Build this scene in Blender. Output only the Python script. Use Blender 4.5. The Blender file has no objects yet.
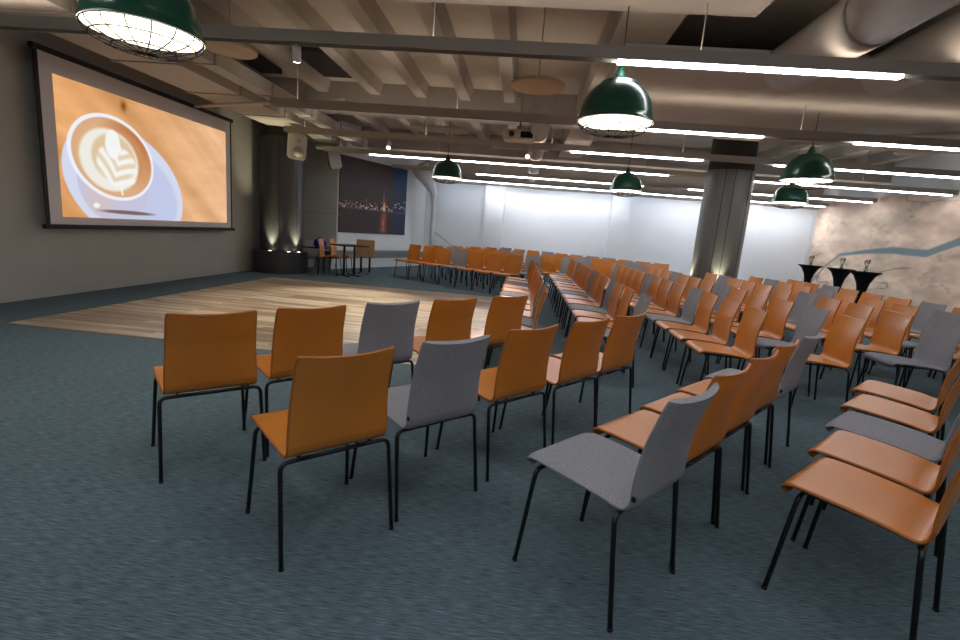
import bpy, bmesh, math, random
from mathutils import Vector, Matrix
import numpy as np
random.seed(7); rng = np.random.RandomState(7)
PI = math.pi; R = math.radians
C = bpy.context.scene.collection
scene = bpy.context.scene

# ------------------------------------------------------------------ camera, world, lights, exposure
CAMH = 1.33
F_PX = 483.648
def cam_axes(yaw, pit, roll):
    f = Vector((math.sin(yaw)*math.cos(pit), math.cos(yaw)*math.cos(pit), -math.sin(pit)))
    r = Vector((math.cos(yaw), -math.sin(yaw), 0)); u = r.cross(f)
    return math.cos(roll)*r + math.sin(roll)*u, -math.sin(roll)*r + math.cos(roll)*u, f
r_, u_, f_ = cam_axes(-7.48813754e-02, 1.82705078e-01, 8.06585723e-02)
cd = bpy.data.cameras.new('camera'); cam = bpy.data.objects.new('camera', cd); C.objects.link(cam)
cd.sensor_width = 36; cd.lens = 36*F_PX/960; cd.clip_start = .05; cd.clip_end = 100
cam.matrix_world = Matrix(((r_.x, u_.x, -f_.x, 0), (r_.y, u_.y, -f_.y, 0), (r_.z, u_.z, -f_.z, CAMH), (0, 0, 0, 1)))
scene.camera = cam
w = bpy.data.worlds.new('world'); scene.world = w; w.use_nodes = True
w.node_tree.nodes['Background'].inputs[0].default_value = (.75, .85, 1, 1)
w.node_tree.nodes['Background'].inputs[1].default_value = .25
scene.view_settings.view_transform = 'Standard'; scene.view_settings.look = 'None'
scene.view_settings.exposure = 0.75; scene.view_settings.gamma = 1; scene.view_settings.use_curve_mapping = False
TUBE_E = 12.5; LAMP_E = .6; STRIP_E = 10; UP_E = 3.4; SCREEN_E = .60; SPOT_W = 110

def light(name, kind, loc, energy, color, target=None, **kw):
    l = bpy.data.lights.new(name, kind); l.energy = energy; l.color = color
    for k, v in kw.items(): setattr(l, k, v)
    o = bpy.data.objects.new(name, l); o.location = loc; C.objects.link(o)
    if target: o.rotation_euler = (Vector(target)-Vector(loc)).to_track_quat('-Z', 'Y').to_euler()
    return o

# ------------------------------------------------------------------ materials
def lin(c):
    if isinstance(c, str):
        c = [int(c[i:i+2], 16)/255 for i in (0, 2, 4)]
    return tuple((x/12.92 if x <= .04045 else ((x+.055)/1.055)**2.4) for x in c[:3])+(1,)
def mat(name, col, rough=.6, metal=0, emit=0, ecol=None, spec=.5, noise=None, bump=0, bscale=50, coat=0):
    m = bpy.data.materials.new(name); m.use_nodes = True; nt = m.node_tree; b = nt.nodes['Principled BSDF']
    c = lin(col); b.inputs['Base Color'].default_value = c; b.inputs['Roughness'].default_value = rough
    b.inputs['Metallic'].default_value = metal; b.inputs['Specular IOR Level'].default_value = spec
    if coat: b.inputs['Coat Weight'].default_value = coat; b.inputs['Coat Roughness'].default_value = .1
    if emit:
        b.inputs['Emission Color'].default_value = lin(ecol or col); b.inputs['Emission Strength'].default_value = emit
    tc = nt.nodes.new('ShaderNodeTexCoord')
    if noise:
        sc, amt = noise[:2]; mp = nt.nodes.new('ShaderNodeMapping')
        mp.inputs['Scale'].default_value = noise[2] if len(noise) > 2 else (1, 1, 1)
        n = nt.nodes.new('ShaderNodeTexNoise'); n.inputs['Scale'].default_value = sc; n.inputs['Detail'].default_value = 5
        mx = nt.nodes.new('ShaderNodeMix'); mx.data_type = 'RGBA'
        cr = nt.nodes.new('ShaderNodeValToRGB'); cr.color_ramp.elements[0].position = .3; cr.color_ramp.elements[1].position = .7
        nt.links.new(tc.outputs['Object'], mp.inputs[0]); nt.links.new(mp.outputs[0], n.inputs[0]); nt.links.new(n.outputs[0], cr.inputs[0])
        nt.links.new(cr.outputs[0], mx.inputs[0])
        mx.inputs[6].default_value = tuple(x*(1-amt) for x in c[:3])+(1,); mx.inputs[7].default_value = tuple(min(1, x*(1+amt)) for x in c[:3])+(1,)
        nt.links.new(mx.outputs[2], b.inputs['Base Color'])
    if bump:
        n2 = nt.nodes.new('ShaderNodeTexNoise'); n2.inputs['Scale'].default_value = bscale; bp = nt.nodes.new('ShaderNodeBump')
        bp.inputs['Strength'].default_value = bump; bp.inputs['Distance'].default_value = .01
        nt.links.new(tc.outputs['Object'], n2.inputs[0]); nt.links.new(n2.outputs[0], bp.inputs['Height']); nt.links.new(bp.outputs[0], b.inputs['Normal'])
    return m
def vcol_mat(name, rough=.7, emit=0):
    m = bpy.data.materials.new(name); m.use_nodes = True; nt = m.node_tree; b = nt.nodes['Principled BSDF']
    a = nt.nodes.new('ShaderNodeVertexColor'); a.layer_name = 'print'
    b.inputs['Roughness'].default_value = rough
    if emit:
        b.inputs['Base Color'].default_value = (.02, .02, .02, 1)
        nt.links.new(a.outputs[0], b.inputs['Emission Color']); b.inputs['Emission Strength'].default_value = emit
    else: nt.links.new(a.outputs[0], b.inputs['Base Color'])
    return m

M = {}
def leather():
    m = mat('orange_leather', 'c97c28', .33, spec=.7, noise=(3, .06), bump=.08, bscale=350)
    nt = m.node_tree; b = nt.nodes['Principled BSDF']
    tc = nt.nodes.new('ShaderNodeTexCoord'); sx = nt.nodes.new('ShaderNodeSeparateXYZ'); ab = nt.nodes.new('ShaderNodeMath'); ab.operation = 'ABSOLUTE'
    lt = nt.nodes.new('ShaderNodeMath'); lt.operation = 'LESS_THAN'; lt.inputs[1].default_value = .0016
    mx = nt.nodes.new('ShaderNodeMix'); mx.data_type = 'RGBA'
    nt.links.new(tc.outputs['Object'], sx.inputs[0]); nt.links.new(sx.outputs[0], ab.inputs[0]); nt.links.new(ab.outputs[0], lt.inputs[0])
    src = b.inputs['Base Color'].links[0].from_socket
    nt.links.new(lt.outputs[0], mx.inputs[0]); nt.links.new(src, mx.inputs[6]); mx.inputs[7].default_value = lin('bd7c38')
    nt.links.new(mx.outputs[2], b.inputs['Base Color'])
    return m
M['leather'] = leather()
M['piping'] = mat('leather_piping', 'b06a2c', .45)
M['fabric'] = mat('grey_fabric', '95959a', .95, spec=.15, noise=(240, .28), bump=.35, bscale=450)
M['frame'] = mat('black_metal', '101112', .35, spec=.5)
M['black'] = mat('matt_black', '0b0b0c', .6)
M['black_cloth'] = mat('black_stretch_cloth', '07080b', .85, spec=.2)
M['screen_border'] = mat('screen_fabric_margin', 'd6d0d2', .8)
M['white'] = mat('white_plastic', 'c9c4bb', .5)
M['wallwhite'] = mat('white_wall_paint', 'e3e6e8', .8, noise=(.8, .02))
M['wallgrey'] = mat('grey_wall_paint', 'aeaba4', .85, noise=(1.5, .05), bump=.1, bscale=60)
M['wallgreen'] = mat('olive_grey_wall_paint', 'c3c4ba', .85, noise=(1.5, .04))
M['concrete'] = mat('painted_concrete', 'a49d94', .9, noise=(1.2, .1), bump=.15, bscale=40)
M['concrete2'] = mat('painted_concrete_soffit', 'b3aba0', .9, noise=(2.5, .07))
M['duct'] = mat('painted_duct', 'b0a9a0', .75, noise=(2, .06))
M['dark'] = mat('dark_paint', '2a2725', .9)
M['tray'] = mat('painted_steel_tray', 'a19a90', .5)
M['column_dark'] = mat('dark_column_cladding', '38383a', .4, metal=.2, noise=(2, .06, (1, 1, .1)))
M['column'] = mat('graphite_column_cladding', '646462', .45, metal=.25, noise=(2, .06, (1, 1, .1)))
M['green'] = mat('green_enamel', '05402f', .28, spec=.5, coat=.15)
M['lampin'] = mat('lit_lamp_reflector', 'fff6ea', .5, emit=LAMP_E, ecol='fff4e6')
M['tube'] = mat('lit_tube', 'ffffff', .5, emit=TUBE_E, ecol='f6f8ff')
M['added_uplight'] = mat('added_uplight_glow', 'ffffff', .5, emit=UP_E, ecol='ffeedd')  # glow of the strips added inside the tracks
M['strip'] = mat('lit_cove_strip', 'ffffff', .5, emit=STRIP_E, ecol='dcebff')
M['spotlit'] = mat('lit_spot_lens', 'ffffff', .5, emit=14, ecol='fff3dc')
M['wire'] = mat('zinc_wire', '1d1b19', .8, spec=.1)
M['disc'] = mat('acoustic_disc', 'c2ab90', .85, noise=(60, .1))
M['bench'] = mat('grey_bench_top', '6d7478', .6)
M['benchface'] = mat('white_bench_face', 'c6cacb', .7)
M['tan'] = mat('tan_laminate', 'a98460', .6, noise=(14, .1, (1, 6, 1)))
M['blue'] = mat('blue_fabric', '26309a', .7)
M['paper'] = mat('white_paper', 'd8d8d2', .8)
M['leaf'] = mat('green_leaves', '4c7a4a', .6); M['petal'] = mat('red_petals', 'a83c34', .6)
M['glass'] = mat('clear_glass', 'e8efef', .05); M['glass'].node_tree.nodes['Principled BSDF'].inputs['Transmission Weight'].default_value = .9
M['lens'] = mat('projector_lens', '15161a', .1)

def carpet():
    m = bpy.data.materials.new('teal_carpet'); m.use_nodes = True; nt = m.node_tree; b = nt.nodes['Principled BSDF']; N = nt.nodes.new; L = nt.links.new
    tc = N('ShaderNodeTexCoord'); cols = []
    mp = N('ShaderNodeMapping'); mp.inputs['Scale'].default_value = (15, 250, 1); n = N('ShaderNodeTexNoise'); n.inputs['Scale'].default_value = 1; n.inputs['Detail'].default_value = 4
    L(tc.outputs['Object'], mp.inputs[0]); L(mp.outputs[0], n.inputs[0])
    cr = N('ShaderNodeValToRGB'); e = cr.color_ramp.elements
    e[0].position = .30; e[0].color = lin('3f4f56'); e[1].position = .70; e[1].color = lin('7c929b')
    x = cr.color_ramp.elements.new(.5); x.color = lin('5d717a')
    L(n.outputs[0], cr.inputs[0])
    n2 = N('ShaderNodeTexNoise'); n2.inputs['Scale'].default_value = 1.3; L(tc.outputs['Object'], n2.inputs[0])
    mx = N('ShaderNodeMix'); mx.data_type = 'RGBA'; mx.blend_type = 'MULTIPLY'; mx.inputs[0].default_value = .2
    L(cr.outputs[0], mx.inputs[6]); L(n2.outputs[0], mx.inputs[7])
    mp3 = N('ShaderNodeMapping'); mp3.inputs['Scale'].default_value = (60, 160, 1); n3 = N('ShaderNodeTexNoise'); n3.inputs['Scale'].default_value = 1
    L(tc.outputs['Object'], mp3.inputs[0]); L(mp3.outputs[0], n3.inputs[0])
    c3 = N('ShaderNodeValToRGB'); c3.color_ramp.elements[0].position = .62; c3.color_ramp.elements[1].position = .72; L(n3.outputs[0], c3.inputs[0])
    m2 = N('ShaderNodeMix'); m2.data_type = 'RGBA'; m2.inputs[7].default_value = lin('7a6c4e'); L(mx.outputs[2], m2.inputs[6])
    fm = N('ShaderNodeMath'); fm.operation = 'MULTIPLY'; fm.inputs[1].default_value = .45; L(c3.outputs[0], fm.inputs[0]); L(fm.outputs[0], m2.inputs[0])
    L(m2.outputs[2], b.inputs['Base Color']); b.inputs['Roughness'].default_value = .95; b.inputs['Specular IOR Level'].default_value = .15
    bp = N('ShaderNodeBump'); bp.inputs['Strength'].default_value = .25; bp.inputs['Distance'].default_value = .006; L(n.outputs[0], bp.inputs['Height']); L(bp.outputs[0], b.inputs['Normal'])
    return m
M['carpet'] = carpet()
def wood():
    m = bpy.data.materials.new('striped_plank_floor'); m.use_nodes = True; nt = m.node_tree; b = nt.nodes['Principled BSDF']; N = nt.nodes.new; L = nt.links.new
    tc = N('ShaderNodeTexCoord'); br = N('ShaderNodeTexBrick'); br.inputs['Scale'].default_value = 1
    br.inputs['Brick Width'].default_value = 1.25; br.inputs['Row Height'].default_value = .065; br.inputs['Mortar Size'].default_value = .0015
    br.inputs['Color1'].default_value = (0, 0, 0, 1); br.inputs['Color2'].default_value = (1, 1, 1, 1); br.inputs['Mortar'].default_value = (.1, .1, .1, 1); br.inputs['Bias'].default_value = 0
    br.offset = .37; L(tc.outputs['Object'], br.inputs[0])
    mp = N('ShaderNodeMapping'); mp.inputs['Scale'].default_value = (2, 34, 1); n = N('ShaderNodeTexNoise'); n.inputs['Scale'].default_value = 1; n.inputs['Detail'].default_value = 5
    L(tc.outputs['Object'], mp.inputs[0]); L(mp.outputs[0], n.inputs[0])
    mx = N('ShaderNodeMix'); mx.data_type = 'FLOAT'; mx.inputs[0].default_value = .45; L(br.outputs[0], mx.inputs[2]); L(n.outputs[0], mx.inputs[3])
    cr = N('ShaderNodeValToRGB'); e = cr.color_ramp.elements; e[0].position = .1; e[0].color = lin('766351'); e[1].position = .9; e[1].color = lin('d8ccb4')
    x = e.new(.5); x.color = lin('a59178'); L(mx.outputs[0], cr.inputs[0]); L(cr.outputs[0], b.inputs['Base Color']); b.inputs['Roughness'].default_value = .38
    return m
M['wood'] = wood()

# ------------------------------------------------------------------ mesh helpers
def link(name, me, m=None, parent=None, smooth=False):
    o = bpy.data.objects.new(name, me); C.objects.link(o)
    if m is not None: me.materials.append(M[m] if isinstance(m, str) else m)
    if parent: o.parent = parent
    if smooth:
        me.polygons.foreach_set('use_smooth', [True]*len(me.polygons))
    return o
def mesh(name, bm):
    me = bpy.data.meshes.new(name); bmesh.ops.recalc_face_normals(bm, faces=bm.faces[:]); bm.to_mesh(me); bm.free(); return me
def box(bm, x0, x1, y0, y1, z0, z1, mtx=None):
    vs = [bm.verts.new(Vector((x, y, z))) for x in (x0, x1) for y in (y0, y1) for z in (z0, z1)]
    if mtx: 
        for v in vs: v.co = mtx @ v.co
    for q in ((0, 1, 3, 2), (4, 6, 7, 5), (0, 4, 5, 1), (2, 3, 7, 6), (0, 2, 6, 4), (1, 5, 7, 3)): bm.faces.new([vs[i] for i in q])
    return vs
def bx(name, m, parent, *a, bevel=0, mtx=None):
    bm = bmesh.new(); box(bm, *a, mtx=mtx)
    if bevel: bmesh.ops.bevel(bm, geom=bm.edges[:], offset=bevel, segments=2, affect='EDGES')
    return link(name, mesh(name, bm), m, parent)
def tube(bm, pts, r, n=10, cap=True):
    pts = [Vector(p) for p in pts]; rings = []; up = None
    for i, p in enumerate(pts):
        t = ((pts[min(i+1, len(pts)-1)]-p).normalized()+(p-pts[max(i-1, 0)]).normalized()).normalized()
        if up is None: up = Vector((0, 0, 1)) if abs(t.z) < .9 else Vector((0, 1, 0))
        a = t.cross(up).normalized(); b = a.cross(t).normalized(); up = b
        rr = r[i] if isinstance(r, (list, tuple)) else r
        rings.append([bm.verts.new(p+rr*(math.cos(2*PI*k/n)*a+math.sin(2*PI*k/n)*b)) for k in range(n)])
    for A, B in zip(rings, rings[1:]):
        for k in range(n): bm.faces.new((A[k], A[(k+1) % n], B[(k+1) % n], B[k]))
    if cap: bm.faces.new(rings[0][::-1]); bm.faces.new(rings[-1])
def tb(name, m, parent, pts, r, n=10):
    bm = bmesh.new(); tube(bm, pts, r, n); return link(name, mesh(name, bm), m, parent, True)
def lathe(bm, prof, n=32, c=(0, 0)):
    rings = []
    for r, z in prof:
        if r < 1e-5: rings.append([bm.verts.new((c[0], c[1], z))])
        else: rings.append([bm.verts.new((c[0]+r*math.cos(2*PI*k/n), c[1]+r*math.sin(2*PI*k/n), z)) for k in range(n)])
    for A, B in zip(rings, rings[1:]):
        for k in range(n):
            a, a2, b, b2 = A[k % len(A)], A[(k+1) % len(A)], B[k % len(B)], B[(k+1) % len(B)]
            f = []
            for v in (a, a2, b2, b):
                if v not in f: f.append(v)
            if len(f) > 2: bm.faces.new(f)
def lt(name, m, parent, prof, n=32, c=(0, 0), smooth=True):
    bm = bmesh.new(); lathe(bm, prof, n, c); return link(name, mesh(name, bm), m, parent, smooth)
def tag(o, label, cat, group=None):
    o['label'] = label; o['category'] = cat
    if group: o['group'] = group
    return o
def empty(name, loc, rz=0, label=None, cat=None, group=None):
    o = bpy.data.objects.new(name, None); C.objects.link(o); o.location = loc; o.rotation_euler = (0, 0, rz); o.empty_display_size = .1
    if label: tag(o, label, cat, group)
    return o
def struct(o): o['kind'] = 'structure'; return o
def copy_tree(o, parent=None):
    c = o.copy(); C.objects.link(c); c.parent = parent
    for ch in KIDS.get(o.name, [k for k in bpy.data.objects if k.parent == o]): copy_tree(ch, c)
    return c
KIDS = {}
def register(o):
    for k in bpy.data.objects: KIDS.setdefault(k.name, [])
    KIDS[o.name] = [k for k in bpy.data.objects if k.parent == o]
    for k in KIDS[o.name]: register(k)
def printed(name, nu, nv, P, colf, m, parent=None, off=0):
    """a printed surface: P(u,v)->point, colf(U,V)->rgb srgb arrays"""
    U, V = np.meshgrid(np.linspace(0, 1, nu), np.linspace(0, 1, nv))
    o0, ou, ov = P
    pts = np.array(o0)+U[..., None]*np.array(ou)+V[..., None]*np.array(ov)
    me = bpy.data.meshes.new(name)
    idx = np.arange(nu*nv).reshape(nv, nu)
    faces = np.stack([idx[:-1, :-1], idx[:-1, 1:], idx[1:, 1:], idx[1:, :-1]], -1).reshape(-1, 4)
    me.from_pydata(pts.reshape(-1, 3).tolist(), [], faces.tolist())
    col = np.clip(colf(U, V), 0, 1); l = np.where(col <= .04045, col/12.92, ((col+.055)/1.055)**2.4)
    at = me.color_attributes.new('print', 'FLOAT_COLOR', 'POINT')
    at.data.foreach_set('color', np.concatenate([l, np.ones(l.shape[:2]+(1,))], -1).reshape(-1).astype(np.float32))
    o = link(name, me, m, parent); return o
def vnoise(U, V, fx, fy, seed, octv=4):
    r = np.random.RandomState(seed); out = np.zeros_like(U); amp = 1; tot = 0
    for k in range(octv):
        nx, ny = int(fx*2**k)+2, int(fy*2**k)+2; g = r.rand(ny+1, nx+1)
        x = U*(nx-1); y = V*(ny-1); i = np.clip(x.astype(int), 0, nx-1); j = np.clip(y.astype(int), 0, ny-1); a = x-i; b = y-j
        a = a*a*(3-2*a); b = b*b*(3-2*b)
        out += amp*((g[j, i]*(1-a)+g[j, i+1]*a)*(1-b)+(g[j+1, i]*(1-a)+g[j+1, i+1]*a)*b); tot += amp; amp *= .5
    return out/tot

# ------------------------------------------------------------------ room shell
XL, XR, YB, YF, ZC = -6.25, 9.5, 17.2, -4.5, 3.95
struct(bx('floor', 'carpet', None, -11, XR+.3, YF-.3, YB+.3, -.12, 0))
struct(bx('trim_1', 'wood', None, -5.22, -.35, 4.45, 9.85, 0, .006))
struct(bx('ceiling', 'concrete2', None, -11, XR+.3, YF-.3, YB+.3, ZC, ZC+.2))
struct(bx('wall_left', 'wallgrey', None, XL-.25, XL, YF, 11.3, 0, ZC))
struct(bx('wall_alcove', 'wallgrey', None, -11, XL-.25, 11.1, 11.3, 0, ZC))
struct(bx('wall_near', 'wallgrey', None, -11, XR+.3, YF-.3, YF, 0, ZC))
struct(bx('wall_right', 'wallwhite', None, XR, XR+.3, YF, YB+.3, 0, ZC))
struct(bx('wall_back', 'wallwhite', None, -4.4, XR, YB, YB+.3, 0, 2.86))
struct(bx('trim_2', 'concrete', None, -4.4, XR, YB-.12, YB+.3, 2.86, ZC))
struct(bx('baseboard_left', 'wallgrey', None, XL, XL+.015, YF, 10.9, 0, .09))
# angled wall with the night picture; olive wall beside the round column
A0 = Vector((-5.25, 13.3)); A1 = Vector((-3.5, 17.3)); ad = (A1-A0).normalized(); an = Vector((ad.y, -ad.x))
def slab(name, m, p, q, z0, z1, th=.2, parent=None):
    d = (q-p).normalized(); n = Vector((-d.y, d.x)); bm = bmesh.new()
    a = [p, q, q+n*th, p+n*th]; lo = [bm.verts.new((v.x, v.y, z0)) for v in a]; hi = [bm.verts.new((v.x, v.y, z1)) for v in a]
    bm.faces.new(lo[::-1]); bm.faces.new(hi)
    for i in range(4): bm.faces.new((lo[i], lo[(i+1) % 4], hi[(i+1) % 4], hi[i]))
    return link(name, mesh(name, bm), m, parent)
struct(slab('wall_angled', 'wallwhite', A0, A1, 0, ZC))
struct(bx('wall_stage', 'wallgreen', None, -11, A0.x+.05, 13.3, 13.5, 0, ZC))
struct(bx('wall_far_left', 'wallgreen', None, -11.2, -11, 11.1, 13.5, 0, ZC))
for i, z in enumerate((1.45,)): struct(bx('trim_3', 'wallgrey', None, -8, -5.05, 13.285, 13.3, z, z+.02))
for i, (x0, x1) in enumerate(((-1.45, -.75), (2.85, 3.45), (7.2, 7.7))):
    struct(bx('wall_pier_%d' % (i+1), 'wallwhite', None, x0, x1, YB-.16, YB, 0, 2.86))
struct(bx('wall_corner', 'wallwhite', None, XR-.1, XR, YB-.08, YB, 0, 2.9))
# printed map on the right wall
def mapcol(U, V):
    n1 = vnoise(U, V, 16, 5, 1); n2 = vnoise(U, V, 50, 16, 2); n3 = vnoise(U, V, 7, 3, 3)
    base = np.stack([.84+.10*n3, .75+.09*n3, .66+.08*n3], -1)
    base += ((n1-.5)*.28)[..., None]*np.array([.9, .8, .75]); base += ((n2-.5)*.30)[..., None]
    pink = np.clip((vnoise(U, V, 6, 3, 9)-.5)*2, 0, 1)[..., None]; base = base*(1-.6*pink)+np.array([.80, .62, .56])*.6*pink
    ridge = np.abs(vnoise(U, V, 12, 6, 12, 3)-.5); line = np.clip(1-ridge/.02, 0, 1)*np.clip((vnoise(U, V, 14, 7, 14)-.48)*6, 0, 1)
    base = base*(1-.4*line[..., None])
    sp = np.clip((vnoise(U, V, 90, 22, 17, 2)-.66)*6, 0, 1)*np.clip((vnoise(U, V, 10, 4, 18)-.45)*5, 0, 1)
    base = base*(1-.16*sp[..., None])
    # river: polyline in (y metres, z metres)
    y = MY1+(MY0-MY1)*U; z = MZ0+(MZ1-MZ0)*V
    ry = [17.2, 16.3, 15.2, 14.2, 13, 12, 11, 10.2, 9.6, 9.0, 8.3, 7.5, 5, 0]
    for pts, wd in ((RIVER, None),):
        zz = np.interp(-y, [-p[0] for p in pts], [p[1] for p in pts]); ww = np.interp(-y, [-p[0] for p in pts], [p[2] for p in pts])
        a = np.clip((ww-np.abs(z-zz))/.03, 0, 1)[..., None]
        base = base*(1-a)+np.array([.50, .56, .58])*a
    return base
MY0, MY1, MZ0, MZ1 = -3.0, YB-.09, .0, 3.05
RIVER = [(17.2, .1, .06), (16.77, .45, .06), (16.16, 1.07, .05), (15.55, 1.47, .05), (14.45, 1.60, .07), (13.49, 1.67, .10), (12.84, 1.64, .10), (12.38, 1.63, .10), (12.0, 1.78, .10), (11.6, 1.92, .11), (10.5, 2.1, .12), (6, 2.3, .16), (0, 2.5, .2)]
mp = printed('map_mural', 700, 130, ((XR-.025, MY1, MZ0), (0, MY0-MY1, 0), (0, 0, MZ1-MZ0)), mapcol, vcol_mat('map_print', .75))
tag(mp, 'beige and pink relief map mural with a grey river covering the side wall', 'mural')
tag_board = None

# ceiling: ribs, beams, ducts
for i, x in enumerate((-4.15, -3.1, -2.2, -1.35, -.5, 5.0, 6.2, 7.4, 8.6)):
    bm = bmesh.new(); wd = .13; 
    vs = [bm.verts.new(p) for p in ((x-wd*.75, YF, 3.74), (x+wd*.75, YF, 3.74), (x+wd*1.2, YF, ZC), (x-wd*1.2, YF, ZC))]
    f = bm.faces.new(vs); ex = bmesh.ops.extrude_face_region(bm, geom=[f]); bmesh.ops.translate(bm, vec=(0, YB-YF, 0), verts=[v for v in ex['geom'] if isinstance(v, bmesh.types.BMVert)])
    struct(link('ceiling_rib', mesh('rib', bm), 'concrete'))
for y in (4.85, 10.0, 14.4, .2):
    struct(bx('ceiling_beam', 'concrete', None, -11, XR if y > 9 else 1.9, y-.25, y+.15, 3.42, ZC))
struct(bx('ceiling_beam', 'concrete', None, .75, 1.35, YF, YB-.2, 3.5, ZC))

def duct_rect(name, label, x0, x1, y0, y1, z0, z1, m='duct'):
    o = empty(name, ((x0+x1)/2, y0, z0), 0, label, 'duct')
    cx = (x0+x1)/2
    bx('duct_body', m, o, x0-cx, x1-cx, 0, y1-y0, 0, z1-z0)
    y = .6
    while y < y1-y0: bx('flange', 'tray', o, x0-cx-.02, x1-cx+.02, y-.02, y+.02, -.02, z1-z0+.005); y += 1.5
duct_rect('ventilation_duct', 'wide flat white ventilation duct running above the projection screen', -5.75, -4.85, -3, 13.0, 3.2, 3.42)
duct_rect('ventilation_duct', 'narrow white duct between the wide duct and the green lamps', -4.55, -4.3, -3, 13.0, 3.22, 3.42)
def duct_round(label, pts, r):
    o = empty('round_duct', pts[0], 0, label, 'duct')
    q = [Vector(p)-Vector(pts[0]) for p in pts]; tb('duct_body', 'duct', o, q, r, 20)
    d = (q[-1]-q[0]); n = int(d.length/1.2)
    if len(q) == 2 and r > .05:
        for i in range(1, n):
            c = q[0]+d*i/n; tb('flange', 'tray', o, [c-d.normalized()*.02, c+d.normalized()*.02], r+.012, 20)
duct_round('fat round duct running away overhead above the first linear light', [(2.66, .5, 3.31), (2.66, 5.9, 3.31)], .25)
duct_round('second fat round duct overhead, on the map wall side of the first one', [(3.65, .5, 3.31), (3.65, 5.9, 3.31)], .23)
duct_round('third fat round duct overhead, closest to the map wall', [(4.85, .5, 3.29), (4.85, 5.9, 3.29)], .22)
struct(bx('ceiling_soffit', 'concrete2', None, .9, 6.2, 5.95, 9.6, 3.36, 3.5))
duct_round('slim round pipe slanting towards the map wall above the tubes', [(3.9, 9.2, 3.22), (9.2, 6.6, 3.22)], .07)
duct_round('round duct running towards the back wall above the projector', [(.1, 8.0, 3.2), (.1, 16.5, 3.2)], .17)
duct_round('thin conduit pipe crossing above the screen towards the trays', [(-6.1, 8.7, 3.1), (-2.9, 7.6, 3.12)], .03)
duct_round('thin white pipe running along the alcove ceiling beside the wall speakers', [(-5.2, 11.9, 3.0), (-4.2, 12.0, 3.0)], .05)
# curved duct dropping by the white wall
o = empty('curved_duct', (-3.15, 16.42, 0), 0, 'pale curved duct bending down onto the white wall beside the night picture', 'duct')
tb('duct_body', 'wallwhite', o, [(-.35, -.6, 3.2), (-.25, -.5, 3.0), (-.1, -.25, 2.75), (0, .1, 2.45), (.02, .15, 2.0), (.02, .15, .1)], [.3, .28, .2, .12, .08, .07], 16)
bx('bracket', 'white', o, -.04, .08, .2, .6, 1.9, 1.96)

# service panels on the slab (right)
for (x, y, sx, sy) in ((-2.6, 10.6, 1.2, .6), (-1.0, 12.2, 1.4, .5), (3.4, 12.5, 1.2, .5), (6.0, 8.5, 1.3, .5)):
    struct(bx('ceiling_panel', 'concrete', None, x, x+sx, y, y+sy, 3.38, 3.42))
for (x, y, sx, sy) in ((.35, 5.3, .45, .6), (-5.1, 7.6, .4, 1.6), (-3.9, 7.9, .9, 1.3)):
    struct(bx('ceiling_shade_box', 'dark', None, x, x+sx, y, y+sy, ZC-.09, ZC-.005))  # flat boxes under the slab; dark colour stands in for shaded openings

# ------------------------------------------------------------------ trays, tubes
TZ = 2.9
rows = [('first', 4.78, -6.2, [(.69, 3.10)]), ('second', 7.40, -3.94, [(.72, 3.17), (4.40, 6.8)]), ('third', 9.60, -4.84, [(.73, 3.13), (4.41, 9.3)]),
        ('fourth', 11.90, -5.0, [(-3.86, -1.52), (-1.51, .83), (.84, 3.17), (4.45, 6.8), (6.81, 9.3)]),
        ('fifth', 14.40, -4.0, [(-1.52, .83), (.84, 3.20), (4.45, 6.8), (6.81, 9.3)]), ('last', 16.50, -3.0, [(-1.47, .86), (.87, 3.2), (4.45, 6.8), (6.81, 9.3)])]
rows += [('nearest overhead', 2.40, -6.0, [(-5.2, -2.8), (-1.7, .7), (.8, 3.2), (4.4, 6.8)]), ('one behind the camera', .0, -6.0, [(-5.2, -2.8), (-1.7, .7), (.8, 3.2), (4.4, 6.8)]), ('rearmost', -2.4, -6.0, [(-1.7, .7), (4.4, 6.8)])]
for nm, y, x0, tubes in rows:
    o = empty('lighting_track', (x0, y, TZ), 0, 'long grey steel lighting track, %s one out from the camera' % nm, 'track', 'steel lighting tracks')
    L_ = 9.4-x0
    bm = bmesh.new(); box(bm, 0, L_, -.055, .055, .055, .065); box(bm, 0, L_, -.06, -.05, .02, .125); box(bm, 0, L_, .05, .06, .02, .125);
    link('rail', mesh('rail', bm), 'tray', o)
    bx('added_ceiling_uplight', 'added_uplight', o, .1, L_-.1, -.045, .045, .07, .08)  # unseen glowing strip, added in the track to brighten the ceiling
    k = 0; x = .4
    while x < L_:
        tb('hanger_rod', 'tray', o, [(x, 0, .14), (x, 0, ZC-TZ)], .006, 6); x += 2.4
    for j, (a, b) in enumerate(tubes):
        side = ['nearest the stage', 'one out from the stage', 'midway along', 'one before the map wall', 'beside the map wall'][j] if len(tubes) > 2 else ['nearest the stage', 'towards the map wall'][j] if len(tubes) == 2 else 'alone on its track'
        t = empty('linear_light', ((a+b)/2, y, TZ), 0, 'white linear light on the %s track, %s' % (nm, side), 'ceiling light', 'white linear tube lights')
        h = (b-a)/2
        bx('diffuser', 'tube', t, -h, h, -.034, .034, 0, .035); bx('housing', 'tray', t, -h, h, -.04, .04, .035, .055)

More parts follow.
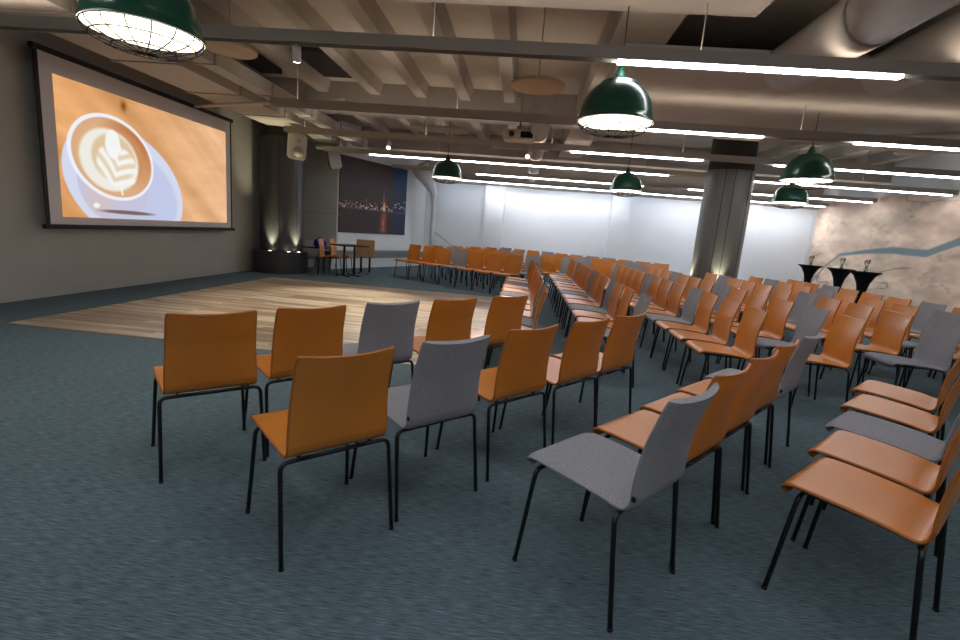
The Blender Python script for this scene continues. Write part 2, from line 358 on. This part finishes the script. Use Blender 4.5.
# ------------------------------------------------------------------ pendants
def pendant():
    o = empty('pendant_lamp', (0, 0, 0))
    r = .34
    prof = [(r+.012, -.0), (r+.012, .018), (r, .022), (r*.985, .07), (r*.945, .14), (r*.88, .20), (r*.78, .255), (r*.66, .30), (r*.56, .325), (r*.52, .335), (r*.50, .35), (r*.36, .372), (r*.20, .385), (.055, .40), (.045, .43), (.03, .455), (.024, .49), (.012, .50)]
    sh = lt('lamp_shade', 'green', o, prof, 40)
    inner = [(r+.008, .0), (r-.01, .02), (r*.965, .07), (r*.92, .135), (r*.85, .195), (r*.75, .245), (r*.5, .30), (0, .315)]
    lt('reflector', 'lampin', o, inner, 40)
    bm = bmesh.new()
    for k in range(8):
        a = PI*k/8
        tube(bm, [((r+.005)*math.cos(t)*math.cos(a), (r+.005)*math.cos(t)*math.sin(a), -.12*math.sin(t)) for t in [PI*i/14 for i in range(15)]], .0042, 5)
    for t in (.0, .5, 1.0):
        rr = r*math.cos(t); z = -.12*math.sin(t); tube(bm, [(rr*math.cos(2*PI*i/32), rr*math.sin(2*PI*i/32), z) for i in range(33)], .0042, 5, False)
    link('wire_guard', mesh('guard', bm), 'wire', o, True)
    tb('cord', 'black', o, [(0, 0, .45), (0, 0, 1.52)], .006, 6)
    return o
proto = pendant(); register(proto)
PL = [(-2.60, 3.25, 'big green pendant lamp hanging over the near top edge of the screen'), (.75, 4.90, 'green pendant lamp hanging just in front of the first linear light'),
      (-1.83, 11.10, 'small far green pendant lamp near the night city picture'), (2.11, 11.10, 'small far dark green pendant lamp over the rows before the grey column'),
      (4.04, 7.75, 'green pendant lamp to the near side of the grey column by the map'), (5.53, 11.10, 'bright green pendant lamp behind and below another by the map wall')]
for i, (x, y, lb) in enumerate(PL):
    o = proto if i == 0 else copy_tree(proto)
    o.location = (x, y, 2.42); tag(o, lb, 'pendant lamp', 'green enamel pendant lamps')
    light('lamp_bulb', 'POINT', (x, y, 2.56), 6, (1, .93, .82), shadow_soft_size=.15)

# ------------------------------------------------------------------ spotlights, discs, projector, speakers
def spot(loc, target, label, w=SPOT_W, size=50):
    o = empty('spotlight', loc, 0, label, 'spotlight', 'small white ceiling spotlights')
    d = (Vector(target)-Vector(loc)).normalized()
    bm = bmesh.new(); tube(bm, [Vector((0, 0, 0))-d*.07, d*.06], .042, 16); link('lamp_head', mesh('head', bm), 'white', o, True)
    bm = bmesh.new(); tube(bm, [d*.061, d*.066], .036, 16); link('lens', mesh('lens', bm), 'spotlit', o, True)
    tb('stem', 'white', o, [(0, 0, .02), (0, 0, .16)], .01, 8)
    p = Vector(loc)+d*.09
    light('spot_beam', 'SPOT', p, w, (1, .9, .76), target, spot_size=R(size), spot_blend=.7, shadow_soft_size=.04)
spot((-2.30, 4.78, 2.83), (-3.2, 7.0, 0), 'small white spotlight on the first track beside the big green lamp', 60, 60)
spot((-2.75, 9.60, 2.8), (-2.9, 7.6, 0), 'small white spotlight on the third track above the stage', 260, 70)
spot((-.05, 9.60, 2.8), (-1.6, 6.4, 0), 'small white spotlight below the ceiling projector', 380, 60)
for x, y, z, lb in ((.0, 6.2, 3.05, 'round beige acoustic disc under the ceiling, nearest the projector'), (6.2, 8.75, 3.12, 'round beige acoustic disc hanging between lights by the map'), (-3.9, 6.3, 3.3, 'round beige acoustic disc beside the big green lamp')):
    o = empty('acoustic_disc', (x, y, z), 0, lb, 'acoustic panel', 'round acoustic discs')
    lt('panel', 'disc', o, [(0, 0), (.31, 0), (.32, .01), (.32, .035), (.31, .045), (0, .045)], 40); tb('hanger', 'tray', o, [(0, 0, .045), (0, 0, ZC-z)], .006, 6)
o = empty('projector', (-.25, 9.3, 2.98), R(178), 'white ceiling projector hanging between the lighting tracks', 'projector')
bx('body', 'white', o, -.28, .28, -.2, .2, 0, .17, bevel=.015); bx('vent_grille', 'lens', o, -.25, -.03, .2, .206, .03, .14)
bm = bmesh.new(); tube(bm, [(.13, .19, .085), (.13, .25, .085)], .05, 20); link('lens', mesh('l', bm), 'lens', o, True); tb('mount_pole', 'tray', o, [(0, 0, .17), (0, 0, .97)], .02, 10); bx('mount_plate', 'tray', o, -.12, .12, -.12, .12, .17, .19)
def speaker(loc, rz, label, tilt=12):
    o = empty('wall_speaker', loc, rz, label, 'speaker', 'white loudspeakers')
    o.rotation_euler = (R(tilt), 0, rz)
    bx('cabinet', 'white', o, -.17, .17, -.15, .15, -.26, .26, bevel=.03)
    for z, r in ((-.09, .11), (.13, .045)):
        bm = bmesh.new(); tube(bm, [(0, -.151, z), (0, -.158, z)], r, 24); link('driver', mesh('drv', bm), 'tray', o, True)
    tb('bracket', 'tray', o, [(0, .1, .2), (0, .16, .45)], .02, 8)
speaker((-5.0, 10.45, 2.78), R(40), 'white loudspeaker hanging beside the round stage column')
speaker((-5.1, 12.75, 2.86), R(-60), 'white loudspeaker at the upper corner of the night picture')

# ------------------------------------------------------------------ projection screen
SX = -6.08; SY0, SY1, SZ0, SZ1 = 5.80, 9.82, .97, 3.06
def latte(U, V):
    # U along y (near to far, 0..1), V bottom to top ; projected image 16:10
    asp = (SY1-SY0-.42)/(SZ1-SZ0-.32)
    x = U*asp; y = V
    n = vnoise(U, V, 5, 9, 21); g = vnoise(U*.6+V*.4, V*.3+U*.5, 10, 4, 22, 5)
    c = np.stack([.80+.12*n, .56+.12*n, .33+.12*n], -1); c += ((g-.5)*.22)[..., None]; c += (U*.12)[..., None]*np.array([.6, 1, 1.5])
    knots = np.exp(-(((x-.62)/.03)**2+((y-.93)/.04)**2))[..., None]*.3; c -= knots
    def ell(cx, cy, a, b, rot=0, soft=.02):
        dx = x-cx; dy = y-cy; X = dx*math.cos(rot)+dy*math.sin(rot); Y = -dx*math.sin(rot)+dy*math.cos(rot)
        d = np.sqrt((X/a)**2+(Y/b)**2); return np.clip((1-d)/soft+.5, 0, 1)[..., None], d, X, Y
    def over(c, a, col): return c*(1-a)+np.array(col)*a
    s, d, X, Y = ell(.66, .27, .66, .46, -.35, .015); c = over(c, s, (.82, .84, .92)); 
    s2, d2, _, _ = ell(.70, .24, .54, .36, -.35, .1); c = over(c, s2*.6, (.70, .74, .88))
    s, d, X, Y = ell(.50, .30, .36, .33, 0, .02); c = over(c, s, (.76, .76, .86))                # cup body
    s, _, _, _ = ell(.34, .22, .14, .20, .1, .5); c = over(c, s*.45, (.86, .74, .66))
    s, d, X, Y = ell(.50, .49, .43, .335, -.16, .02); c = over(c, s, (.93, .93, .97))             # rim
    s, d, X, Y = ell(.505, .49, .40, .307, -.16, .02); c = over(c, s, (.84, .66, .50))
    s, d, X, Y = ell(.64, .56, .26, .24, -.5, .6); c = over(c, s*.75*(ell(.505, .49, .39, .30, -.16, .05)[0]), (.68, .38, .20))
    s, d, X, Y = ell(.50, .485, .35, .265, -.16, .2); c = over(c, s*.35, (.90, .74, .54))
    s, d, X, Y = ell(.46, .47, .29, .245, -.1, .10); c = over(c, s*.95, (.93, .93, .90))         # foam swirl
    s, d, X, Y = ell(.50, .49, .22, .19, -.1, .15); c = over(c, s*.8, (.84, .72, .55))
    s, d, X, Y = ell(.53, .43, .21, .17, -.35, .12)
    rip = np.clip(.55+.9*np.sin(80*(Y*.8-np.abs(X)*.75+1.2*X*X)), 0, 1)
    c = over(c, s*(.3+.7*rip)[..., None], (.95, .95, .93))
    s, d, X, Y = ell(.49, .60, .075, .115, 0, .15); c = over(c, s*.95, (.95, .96, .96))
    st = np.clip((.014-np.abs(x-.52-(.48-y)*.15))/.006, 0, 1)*((y < .30) & (y > .20)); c = over(c, st[..., None]*.9, (.96, .95, .93))
    # spoon
    s, _, _, _ = ell(.62, .055, .28, .016, -.02, .5); c = over(c, s, (.45, .38, .36))
    s, _, _, _ = ell(.30, .10, .03, .02, .1, .3); c = over(c, s*.9, (.98, .96, .93))
    return c*(1.0)
o = empty('projection_screen', (SX, SY0, SZ1), 0, 'large projection screen showing a latte cup on an orange wooden table', 'projection screen')
L_ = SY1-SY0; Hh = SZ1-SZ0
bx('screen_fabric', 'screen_border', o, -.012, 0, 0.05, L_-.05, -Hh, 0)
bx('black_border', 'black', o, -.016, -.001, 0, .055, -Hh-.0, .0); bx('black_border', 'black', o, -.016, -.001, L_-.055, L_, -Hh, 0)
bx('casing', 'black', o, -.045, .03, -.03, L_+.03, 0.0, .065, bevel=.006); bx('bottom_bar', 'black', o, -.03, .03, -.05, L_+.05, -Hh-.06, -Hh, bevel=.01)
printed('projected_picture', 300, 170, ((.004, .22, -Hh+.10), (0, L_-.42, 0), (0, 0, Hh-.32)), latte, vcol_mat('lit_picture', .8, SCREEN_E), o)
bx('wall_bracket', 'tray', o, -.17, -.05, .6, .66, .02, .07); bx('wall_bracket', 'tray', o, -.17, -.05, L_-.66, L_-.6, .02, .07)

# ------------------------------------------------------------------ columns
def col(name, x, y, r, pl, ang, lights):
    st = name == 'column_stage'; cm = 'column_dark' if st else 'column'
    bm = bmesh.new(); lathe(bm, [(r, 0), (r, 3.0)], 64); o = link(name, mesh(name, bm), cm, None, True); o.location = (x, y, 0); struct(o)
    bm = bmesh.new(); lathe(bm, [(r*.93, 3.0), (r*.93, ZC)], 48); p = link('capital', mesh('cap', bm), 'dark', o, True)
    bm = bmesh.new()
    for a in ang: box(bm, -.006, .006, r-.004, r+.004, 0, 3.0, Matrix.Rotation(R(a), 4, 'Z'))
    link('panel_joint', mesh('jt', bm), 'dark', o)
    if pl: lt('plinth', cm, o, [(0, 0), (pl[0], 0), (pl[0], pl[1]-.01), (pl[0]-.01, pl[1]), (r, pl[1])], 64, smooth=False)
    zt = pl[1] if pl else .0
    for i, a in enumerate(lights):
        u = Vector((math.sin(R(a)), math.cos(R(a)), 0)); q = Vector((x, y, zt))+u*(r+.09)
        e = empty('uplight', q, 0, 'recessed uplight glowing at the foot of the %s column, %s' % (('stage', ['on its screen side', 'on its far side', 'at its front'][i]) if st else ('rear', ['on its stage side', 'at its front', 'on its map side'][i])), 'uplight', 'column uplights')
        lt('bezel', 'tray', e, [(0, 0), (.05, 0), (.05, .008), (.04, .012)], 20); lt('lens', 'spotlit', e, [(.0, .010), (.04, .010)], 20)
        if i != 2: light('uplight_beam', 'SPOT', q+Vector((0, 0, .03)), 90 if st else 70, (1, .93, .62), q+Vector((0, 0, 1))-u*.10, spot_size=R(60), spot_blend=.8, shadow_soft_size=.03)
col('column_stage', -5.64, 11.05, .47, (.60, .50), (140, 200, 250), (178, 112, 137))
col('column_rear', 4.33, 11.35, .485, (.62, .52), (150, 172, 215), (272, 190, 120))

# ------------------------------------------------------------------ night picture, bench, rail
def night(U, V):
    n = vnoise(U, V, 4, 4, 31); n2 = vnoise(U, V, 40, 30, 32, 2)
    c = np.stack([.20+.10*n, .13+.06*n, .13+.06*n], -1)
    c = np.where((V > .34)[..., None], c, c*.8+np.array([.03, .02, .03]))
    bl = np.clip((U-.70)/.15, 0, 1)[..., None]; c = c*(1-bl)+bl*(np.stack([.10+.05*n, .14+.08*n, .22+.14*n], -1)); 
    topb = np.clip((V-.55)/.3, 0, 1)[..., None]*bl; c += topb*np.array([.05, .14, .25])
    r = np.random.RandomState(5)
    for k in range(150):
        u = r.rand(); h = .34+abs(r.randn())*.05+(.12 if u > .8 else 0)*r.rand(); s = .004+r.rand()*.004
        g = np.exp(-(((U-u)/s)**2+((V-h)/(s*1.1))**2))[..., None]; c += g*np.array([1.3, 1.15, .95])*(.3+.8*r.rand())
    g = np.exp(-(((U-.635)/.022)**2+((V-.40)/.06)**2))[..., None]; c += g*np.array([1., .62, .3])
    g = np.exp(-(((U-.625)/.008)**2+((V-.52)/.10)**2))[..., None]; c += g*np.array([.5, .35, .25])
    g = (np.exp(-((U-.63)/.045)**2)*np.clip((.33-V)/.05, 0, 1)*np.clip(V/.05, 0, 1)*(.5+.5*n2))[..., None]; c += g*np.array([.75, .38, .24])
    g = (np.exp(-((V-.335)/.012)**2))[..., None]; c += g*np.array([.2, .17, .15])
    return c
a = A0+ad*.12+an*.03; b = A0+ad*3.12+an*.03
o = empty('night_picture', (a.x, a.y, .97), 0, 'large dark night city photograph with lit waterfront on the angled wall', 'picture')
printed('print', 220, 180, ((an.x*.004, an.y*.004, 0), (b.x-a.x, b.y-a.y, 0), (0, 0, 2.1)), night, vcol_mat('night_print', .5), o)
m_ = slab('panel', 'black', Vector((0, 0)), Vector((b.x-a.x, b.y-a.y)), 0, 2.1, .025, o)
p0 = A0+an*.5-ad*.6; p1 = A0+an*.5+ad*3.6
o = empty('wall_bench', (0, 0, 0), 0, 'long low bench with grey top and white front beneath the night picture', 'bench')
slab('front', 'benchface', p0, p1, 0, .28, .45, o); slab('top', 'bench', p0+an*.03, p1+an*.03, .28, .46, .5, o)
o = empty('low_platform', (0, 0, 0), 0, 'low grey carpeted step beside the round stage column', 'platform')
bx('tread', 'bench', o, -6.9, -5.6, 12.4, 13.2, .22, .26); bx('riser', 'benchface', o, -6.88, -5.62, 12.42, 13.2, 0, .22)
o = empty('handrail', (-2.6, 16.3, 0), 0, 'white handrail slanting down behind the far left chairs', 'handrail')
tb('rail', 'white', o, [(-.35, 0, 1.15), (.25, 0, .75)], .03, 8); tb('post', 'white', o, [(-.35, 0, 0), (-.35, 0, 1.15)], .02, 8); tb('post', 'white', o, [(.25, 0, 0), (.25, 0, .75)], .02, 8)
# cove strip washing the white wall
o = empty('cove_light', (0, YB-.75, 2.9), 0, 'hidden cool strip light washing the top of the white back wall', 'strip light')
bx('diffuser', 'strip', o, -3.0, 9.1, 0, .05, -.0, .03); bx('channel', 'tray', o, -3.0, 9.1, -.05, .08, .03, .07)

# ------------------------------------------------------------------ chairs
def catmull(P, n):
    out = []
    for i in range(len(P)-1):
        p0, p1, p2, p3 = P[max(i-1, 0)], P[i], P[i+1], P[min(i+2, len(P)-1)]
        for k in range(n):
            t = k/n; out.append(tuple(.5*((2*p1[j])+(-p0[j]+p2[j])*t+(2*p0[j]-5*p1[j]+4*p2[j]-p3[j])*t*t+(-p0[j]+3*p1[j]-3*p2[j]+p3[j])*t**3) for j in range(len(p1))))
    out.append(tuple(P[-1])); return out
# profile points: y, z, half width, edge lift
SEAT_ = [(.218, .418, .190, 0), (.232, .433, .203, 0), (.220, .449, .211, .0), (.185, .455, .216, .002), (.07, .448, .217, .006), (-.05, .438, .214, .008), (-.11, .433, .210, .006), (-.150, .429, .207, .003), (-.180, .432, .204, 0), (-.199, .448, .203, .0), (-.209, .476, .203, .002)]
BACK_ = [(-.209, .476, .203, .002), (-.216, .52, .202, .010), (-.229, .60, .198, .020), (-.246, .68, .195, .026), (-.268, .75, .193, .029), (-.287, .812, .191, .030), (-.293, .830, .186, .029)]
def shell(name, prof, th, m, parent, soft, n=4, nx=12, close_a=True, close_b=True):
    P = catmull(prof, n); bm = bmesh.new(); top = []; bot = []
    for i, (y, z, hw, lf) in enumerate(P):
        a = P[max(i-1, 0)]; b = P[min(i+1, len(P)-1)]; t = Vector((0, b[0]-a[0], b[1]-a[1])).normalized(); nrm = Vector((0, -t.z, t.y))
        if nrm.z < 0 and i < 3: pass
        nrm = Vector((0, t.z, -t.y))      # inner side (towards the sitter)
        rt = []; rb = []
        for k in range(nx+1):
            s = -1+2*k/nx; s2 = math.copysign(abs(s)**.85, s); x = hw*s2
            q = Vector((x, y, z))+nrm*(lf*s2*s2)
            e = min(1, math.sqrt(max(0, 1-abs(s)**8))) if soft else 1
            h = th*(.25+.75*e) if soft else th
            rt.append(bm.verts.new(q+nrm*h*.5)); rb.append(bm.verts.new(q-nrm*h*.5))
        top.append(rt); bot.append(rb)
    for G, fl in ((top, 0), (bot, 1)):
        for A, B in zip(G, G[1:]):
            for k in range(nx):
                f = (A[k], A[k+1], B[k+1], B[k]); bm.faces.new(f[::-1] if fl else f)
    for A, B, A2, B2 in zip(top, top[1:], bot, bot[1:]):
        bm.faces.new((A[0], B[0], B2[0], A2[0])); bm.faces.new((A[-1], A2[-1], B2[-1], B[-1]))
    for g, cl in ((0, close_a), (-1, close_b)):
        if cl:
            for k in range(nx): bm.faces.new((top[g][k], top[g][k+1], bot[g][k+1], bot[g][k]))
    me = mesh(name, bm); o = link(name, me, m, parent, True)
    me.set_sharp_from_angle(angle=R(50))
    return o
def piping(prof, side, parent, th, m):
    pass
def bend(a, b, c, r=.035, n=5):
    a, b, c = map(Vector, (a, b, c)); u = (a-b).normalized(); v = (c-b).normalized(); p = b+u*r; q = b+v*r
    return [((1-t)**2)*p+2*t*(1-t)*b+t*t*q for t in [i/n for i in range(n+1)]]
def make_chair(kind):
    o = empty('conference_chair', (0, 0, 0))
    th = .014 if kind == 'O' else .026; m = 'leather' if kind == 'O' else 'fabric'
    SEAT, BACK = SEAT_, BACK_
    if kind == 'G':
        SEAT = [(y-.022*min(1, max(0, (.24-y)/.2)), z, hw, lf) for y, z, hw, lf in SEAT_]; BACK = [(y-.022-.014*(z-.47)/.36, z+.010*(z-.47)/.36, hw+.002, lf) for y, z, hw, lf in BACK_]
    s = shell('seat', SEAT, th, m, o, kind == 'G', close_b=False); s['label'] = 'orange leather seat' if kind == 'O' else 'grey fabric seat'
    b = shell('backrest', BACK, th, m, o, kind == 'G', close_a=False)
    if kind == 'O':
        for prof, par in ((SEAT, s), (BACK, b)):
            P = catmull(prof, 4); bm = bmesh.new()
            sides = []
            for sd in (-1, 1):
                pts = []
                for i, (y, z, hw, lf) in enumerate(P):
                    a = P[max(i-1, 0)]; c = P[min(i+1, len(P)-1)]; t = Vector((0, c[0]-a[0], c[1]-a[1])).normalized(); nrm = Vector((0, t.z, -t.y))
                    pts.append(Vector((sd*(hw+.001), y, z))+nrm*lf)
                sides.append(pts)
            E_ = P[-1] if prof is BACK else P[0]; y, z, hw, lf = E_; L0, L1 = sides
            if prof is SEAT: L0, L1 = L0[::-1], L1[::-1]
            t = Vector((0, P[-1][0]-P[-2][0], P[-1][1]-P[-2][1])).normalized(); nrm = Vector((0, t.z, -t.y)) if prof is BACK else Vector((0, 0, 0))
            across = [Vector((hw*sx, y, z+.001))+nrm*lf*sx*sx for sx in [-1+i/6 for i in range(1, 12)]]
            tube(bm, L0+across+L1[::-1], .0072, 6)
            link('piping', mesh('pp', bm), 'piping', par, True)
    else:
        bm = bmesh.new(); box(bm, -.2065, -.2000, -.246, -.232, .478, .495); link('fabric_tab', mesh('tab', bm), 'black', b)
    zr, zf = .413, .420; r = .0095
    for sx in (-1, 1):
        foot = Vector((sx*.238, -.240, 0)); top_ = Vector((sx*.228, -.192, zr)); mid = Vector((sx*.12, -.190, zr))
        bm = bmesh.new(); tube(bm, [foot, foot+(top_-foot)*.5]+bend(foot, top_, mid)+[mid], r, 8); tube(bm, [foot, foot+Vector((0, 0, .012))], .0108, 8)
        link('leg', mesh('rear_leg', bm), 'frame', o, True)
        foot = Vector((sx*.236, .215, 0)); top_ = Vector((sx*.212, .172, zf)); mid = Vector((sx*.12, .172, zf))
        bm = bmesh.new(); tube(bm, [foot, foot+(top_-foot)*.5]+bend(foot, top_, mid)+[mid], r, 8); tube(bm, [foot, foot+Vector((0, 0, .012))], .0108, 8)
        link('leg', mesh('front_leg', bm), 'frame', o, True)
    bm = bmesh.new(); tube(bm, [(-.12, -.19, zr), (.12, -.19, zr)], r, 8); tube(bm, [(-.12, .172, zf), (.12, .172, zf)], r, 8)
    for sx in (-1, 1): tube(bm, [(sx*.15, -.19, zr+.002), (sx*.15, .172, zf+.002)], .007, 6)
    link('seat_frame', mesh('seat_frame', bm), 'frame', o, True)
    return o
protos = {'O': make_chair('O'), 'G': make_chair('G')}
for p in protos.values(): register(p)
used = {'O': False, 'G': False}
ORD = ['first', 'second', 'third', 'fourth', 'fifth', 'sixth', 'seventh', 'eighth', 'ninth', 'tenth', 'eleventh', 'twelfth', 'thirteenth', 'fourteenth', 'fifteenth', 'sixteenth', 'seventeenth', 'eighteenth']
GR = {'O': 'orange leather conference chairs', 'G': 'grey fabric conference chairs'}
CW = {'O': 'orange leather', 'G': 'grey fabric'}
placed = []
def chair(x, y, facing, kind, label):
    for (px, py) in placed:
        if (px-x)**2+(py-y)**2 < .40**2: return None
    placed.append((x, y))
    if not used[kind]: o = protos[kind]; used[kind] = True
    else: o = copy_tree(protos[kind])
    o.location = (x, y, 0); o.rotation_euler = (0, 0, R(facing-90)); tag(o, label, 'chair', GR[kind]); return o
def foot(x, y, fac, kind, label):     # given the midpoint of the rear feet
    a = R(fac); chair(x+.24*math.cos(a), y+.24*math.sin(a), fac, kind, label)
def topm(x, y, fac, kind, label):     # given the middle of the backrest top
    a = R(fac); return chair(x+.285*math.cos(a), y+.285*math.sin(a), fac, kind, label)
# near block, four rows facing the stage
B1 = [('front', [(-1.47, 2.20, 137), (-1.14, 2.58, 140), (-.81, 2.99, 140), (-.45, 3.40, 141), (-.07, 3.84, 141)], 'OOGOO'),
      ('second', [(-.63, 1.74, 139), (-.29, 2.14, 140), (.09, 2.60, 141), (.46, 3.03, 143), (.78, 3.41, 143)], 'OGOOO'),
      ('third', [(.585, 1.68, 142), (.91, 2.065, 142), (1.22, 2.45, 142), (1.53, 2.84, 142), (1.84, 3.23, 142)], 'GOOOG'),
      ('fourth', [(1.585, 1.67, 138), (1.90, 2.06, 139), (2.19, 2.43, 139), (2.52, 2.84, 139), (2.86, 3.28, 140)], 'OOGOO')]
for rn, pts, ks in B1:
    for i, ((x, y, a), k) in enumerate(zip(pts, ks)):
        foot(x, y, a-4, k, '%s chair, %s from near end in %s row of nearest block' % (CW[k], ORD[i], rn))
# middle block, rows running away from the camera
COLS = [(.26, 4.45, 'OGOOOGOOGOO', .52), (1.2, 4.70, 'GOOGOOGOOOGOO', .54), (2.14, 4.43, 'OOOGOOOGOOOOGO', .54), (2.94, 4.44, 'OGOOOGOOOGOOOG', .56), (3.93, 4.72, 'GOOOGOOOOGO', .56), (4.80, 5.25, 'OGOOOGOOGO', .56), (5.6, 5.9, 'OOGOOOGOO', .56)]
for ci, (x, y0, ks, pt) in enumerate(COLS):
    for i, k in enumerate(ks):
        y = y0+pt*i
        if abs(x-4.28) < .95 and abs(y-11.35) < .95: continue
        topm(x, y, 178+(y-4.4)*2.2, k, '%s chair, %s from near end in %s row of middle block' % (CW[k], ORD[i], ORD[ci]))
# far block, rows facing the camera side
KS = ['OOOGOOOOO', 'OGOOOOGOOO', 'OOOOGOOGOOO', 'OOGOOOOGOOGO', 'OGOOGOOOOGOOG', 'OOOGOOGGOOOGO']
middle = list(placed)
far_n = [7, 8, 9, 10, 11, 11]
for ri in range(6):
    for j in range(far_n[ri]):
        x = -2.70+.44*ri+.425*j*1.0; y = 12.3+.73*ri-.255*j
        if y > 16.2 or x > 5.6: continue
        if (x-4.28)**2+(y-11.35)**2 < .8: continue
        k = KS[ri][j]
        if any((px-x)**2+(py-y)**2 < .66**2 for px, py in middle): continue
        topm(x, y, 239, k, '%s chair, %s from picture wall in %s row of far block' % (CW[k], ORD[j], ORD[ri]))

# ------------------------------------------------------------------ stage corner furniture
for i, (x, y, rz) in enumerate(((-4.72, 11.25, 8), (-4.68, 11.85, 4))):
    chair(x+.2, y, rz, 'O', ['orange leather chair at the small black table, nearer the camera', 'orange leather chair at the small black table, farther from the camera'][i])
def ped_table(x, y, rz, label):
    o = empty('pedestal_table', (x, y, 0), rz, label, 'table')
    bx('tabletop', 'black', o, -.35, .35, -.3, .3, .715, .74, bevel=.006)
    for sx in (-.14, .14):
        tb('pedestal', 'frame', o, [(sx, 0, .02), (sx, 0, .715)], .028, 12); bx('foot', 'frame', o, sx-.03, sx+.03, -.26, .26, 0, .03, bevel=.008)
    return o
ped_table(-4.12, 11.4, R(52), 'small black table with two pedestals between the stage chairs')
o = empty('tilted_table', (-4.02, 12.3, 0), R(8), 'folded table with its tan top tipped up, behind the small black table', 'table')
bx('tabletop', 'tan', o, -.23, .23, -.01, .02, .42, .86, bevel=.006, mtx=Matrix.Translation((0, -.05, .0)) @ Matrix.Rotation(R(0), 4, 'X'))
for sx in (-.11, .11): tb('pedestal', 'frame', o, [(sx, .02, .02), (sx, .02, .7)], .028, 12); bx('foot', 'frame', o, sx-.03, sx+.03, -.24, .28, 0, .03, bevel=.008)
o = empty('side_table', (-5.35, 12.2, 0), R(0), 'low dark table behind the round column holding a bag and papers', 'table')
bx('tabletop', 'black', o, -.5, .4, -.25, .25, .55, .58); 
for sx, sy in ((-.45, -.2), (.35, -.2), (-.45, .2), (.35, .2)): tb('leg', 'frame', o, [(sx, sy, 0), (sx, sy, .55)], .016, 8)
bm = bmesh.new(); bmesh.ops.create_uvsphere(bm, u_segments=20, v_segments=12, radius=1)
for v in bm.verts:
    v.co = Vector((v.co.x*.16*(1+.08*math.sin(5*v.co.y)), v.co.y*.12, max(-.78, v.co.z)*.135*(1+.1*math.sin(7*v.co.x+1))))
o = link('bag', mesh('bag', bm), 'blue', None, True); o.location = (-5.12, 12.0, .58+.105); tag(o, 'bright blue bag lying on the dark table beside the column', 'bag')
bm = bmesh.new(); tube(bm, [(-.07, 0, .07), (-.05, 0, .13), (0, 0, .155), (.05, 0, .13), (.07, 0, .07)], .008, 6); link('handle', mesh('hd', bm), 'blue', o, True)
bm = bmesh.new(); 
for k in range(6): box(bm, -.15+.004*k, .15-.003*k, -.1, .1-.002*k, .003*k, .003*k+.002, Matrix.Rotation(.05*k, 4, 'Z'))
box(bm, -.12, .12, .03, .034, .018, .17, Matrix.Rotation(-.3, 4, 'X'))
o = link('paper_stack', mesh('paper', bm), 'paper'); o.location = (-5.45, 12.1, .58); tag(o, 'white papers lying on the dark table behind the column', 'papers')

# ------------------------------------------------------------------ cocktail tables
def cocktail(x, y, label):
    o = empty('cocktail_table', (x, y, 0), 0, label, 'cocktail table', 'black covered cocktail tables')
    prof = [(.36, 0), (.34, .02), (.25, .14), (.155, .32), (.115, .50), (.12, .66), (.17, .84), (.27, 1.0), (.375, 1.075), (.40, 1.09)]
    n = 48; bm = bmesh.new(); rings = []
    for r, z in prof:
        ring = []; r *= .76
        for k in range(n):
            a = 2*PI*k/n; q = .5+.5*math.cos(4*a); rr = r*(1-.30*(1-q)*(1-z/1.09) if z < .5 else 1-.0)
            zz = z+(.05*(1-q) if z < .01 else 0); ring.append(bm.verts.new((rr*math.cos(a), rr*math.sin(a), zz)))
        rings.append(ring)
    for A, B in zip(rings, rings[1:]):
        for k in range(n): bm.faces.new((A[k], A[(k+1) % n], B[(k+1) % n], B[k]))
    link('stretch_cover', mesh('cover', bm), 'black_cloth', o, True)
    lt('tabletop', 'black_cloth', o, [(0, 1.07), (.304, 1.07), (.308, 1.085), (.304, 1.10), (0, 1.10)], 40)
def vase(x, y, label, red=True):
    o = empty('flower_vase', (x, y, 1.10), 0, label, 'vase', 'small flower vases')
    lt('vase', 'glass', o, [(0, 0), (.035, 0), (.04, .05), (.025, .10), (.03, .12), (.024, .12), (.02, .10), (.034, .05), (.03, .006), (0, .006)], 20)
    bm = bmesh.new()
    for k in range(9):
        a = k*2.4; d = Vector((math.cos(a)*.05, math.sin(a)*.05, .2+.02*(k % 3))); tube(bm, [(0, 0, .02), d*.6, d], .0042, 5)
        vs = [bm.verts.new(d+Vector(p)) for p in ((-.02, 0, 0), (0, .012, .02), (.02, 0, 0), (0, -.012, -.02))]; bm.faces.new(vs)
    link('stems', mesh('st', bm), 'leaf', o)
    bm = bmesh.new()
    for k in range(4): bmesh.ops.create_icosphere(bm, subdivisions=1, radius=.022, matrix=Matrix.Translation((math.cos(k*1.9)*.035, math.sin(k*1.9)*.035, .235+.01*k)))
    link('blooms', mesh('bl', bm), 'petal', o, True)
for (x, y), lb, vl in zip(((8.4, 15.0), (8.3, 13.45), (7.85, 11.85)), ('black covered cocktail table deepest in the corner by the white wall', 'black covered cocktail table between the two others by the map', 'black covered cocktail table nearest the camera by the map'),
                       ('small flower vase on the cocktail table deepest in the corner', 'small flower vase on the middle cocktail table', 'small flower vase on the nearest cocktail table')):
    cocktail(x, y, lb); vase(x, y, vl)
bpy.context.view_layer.update()
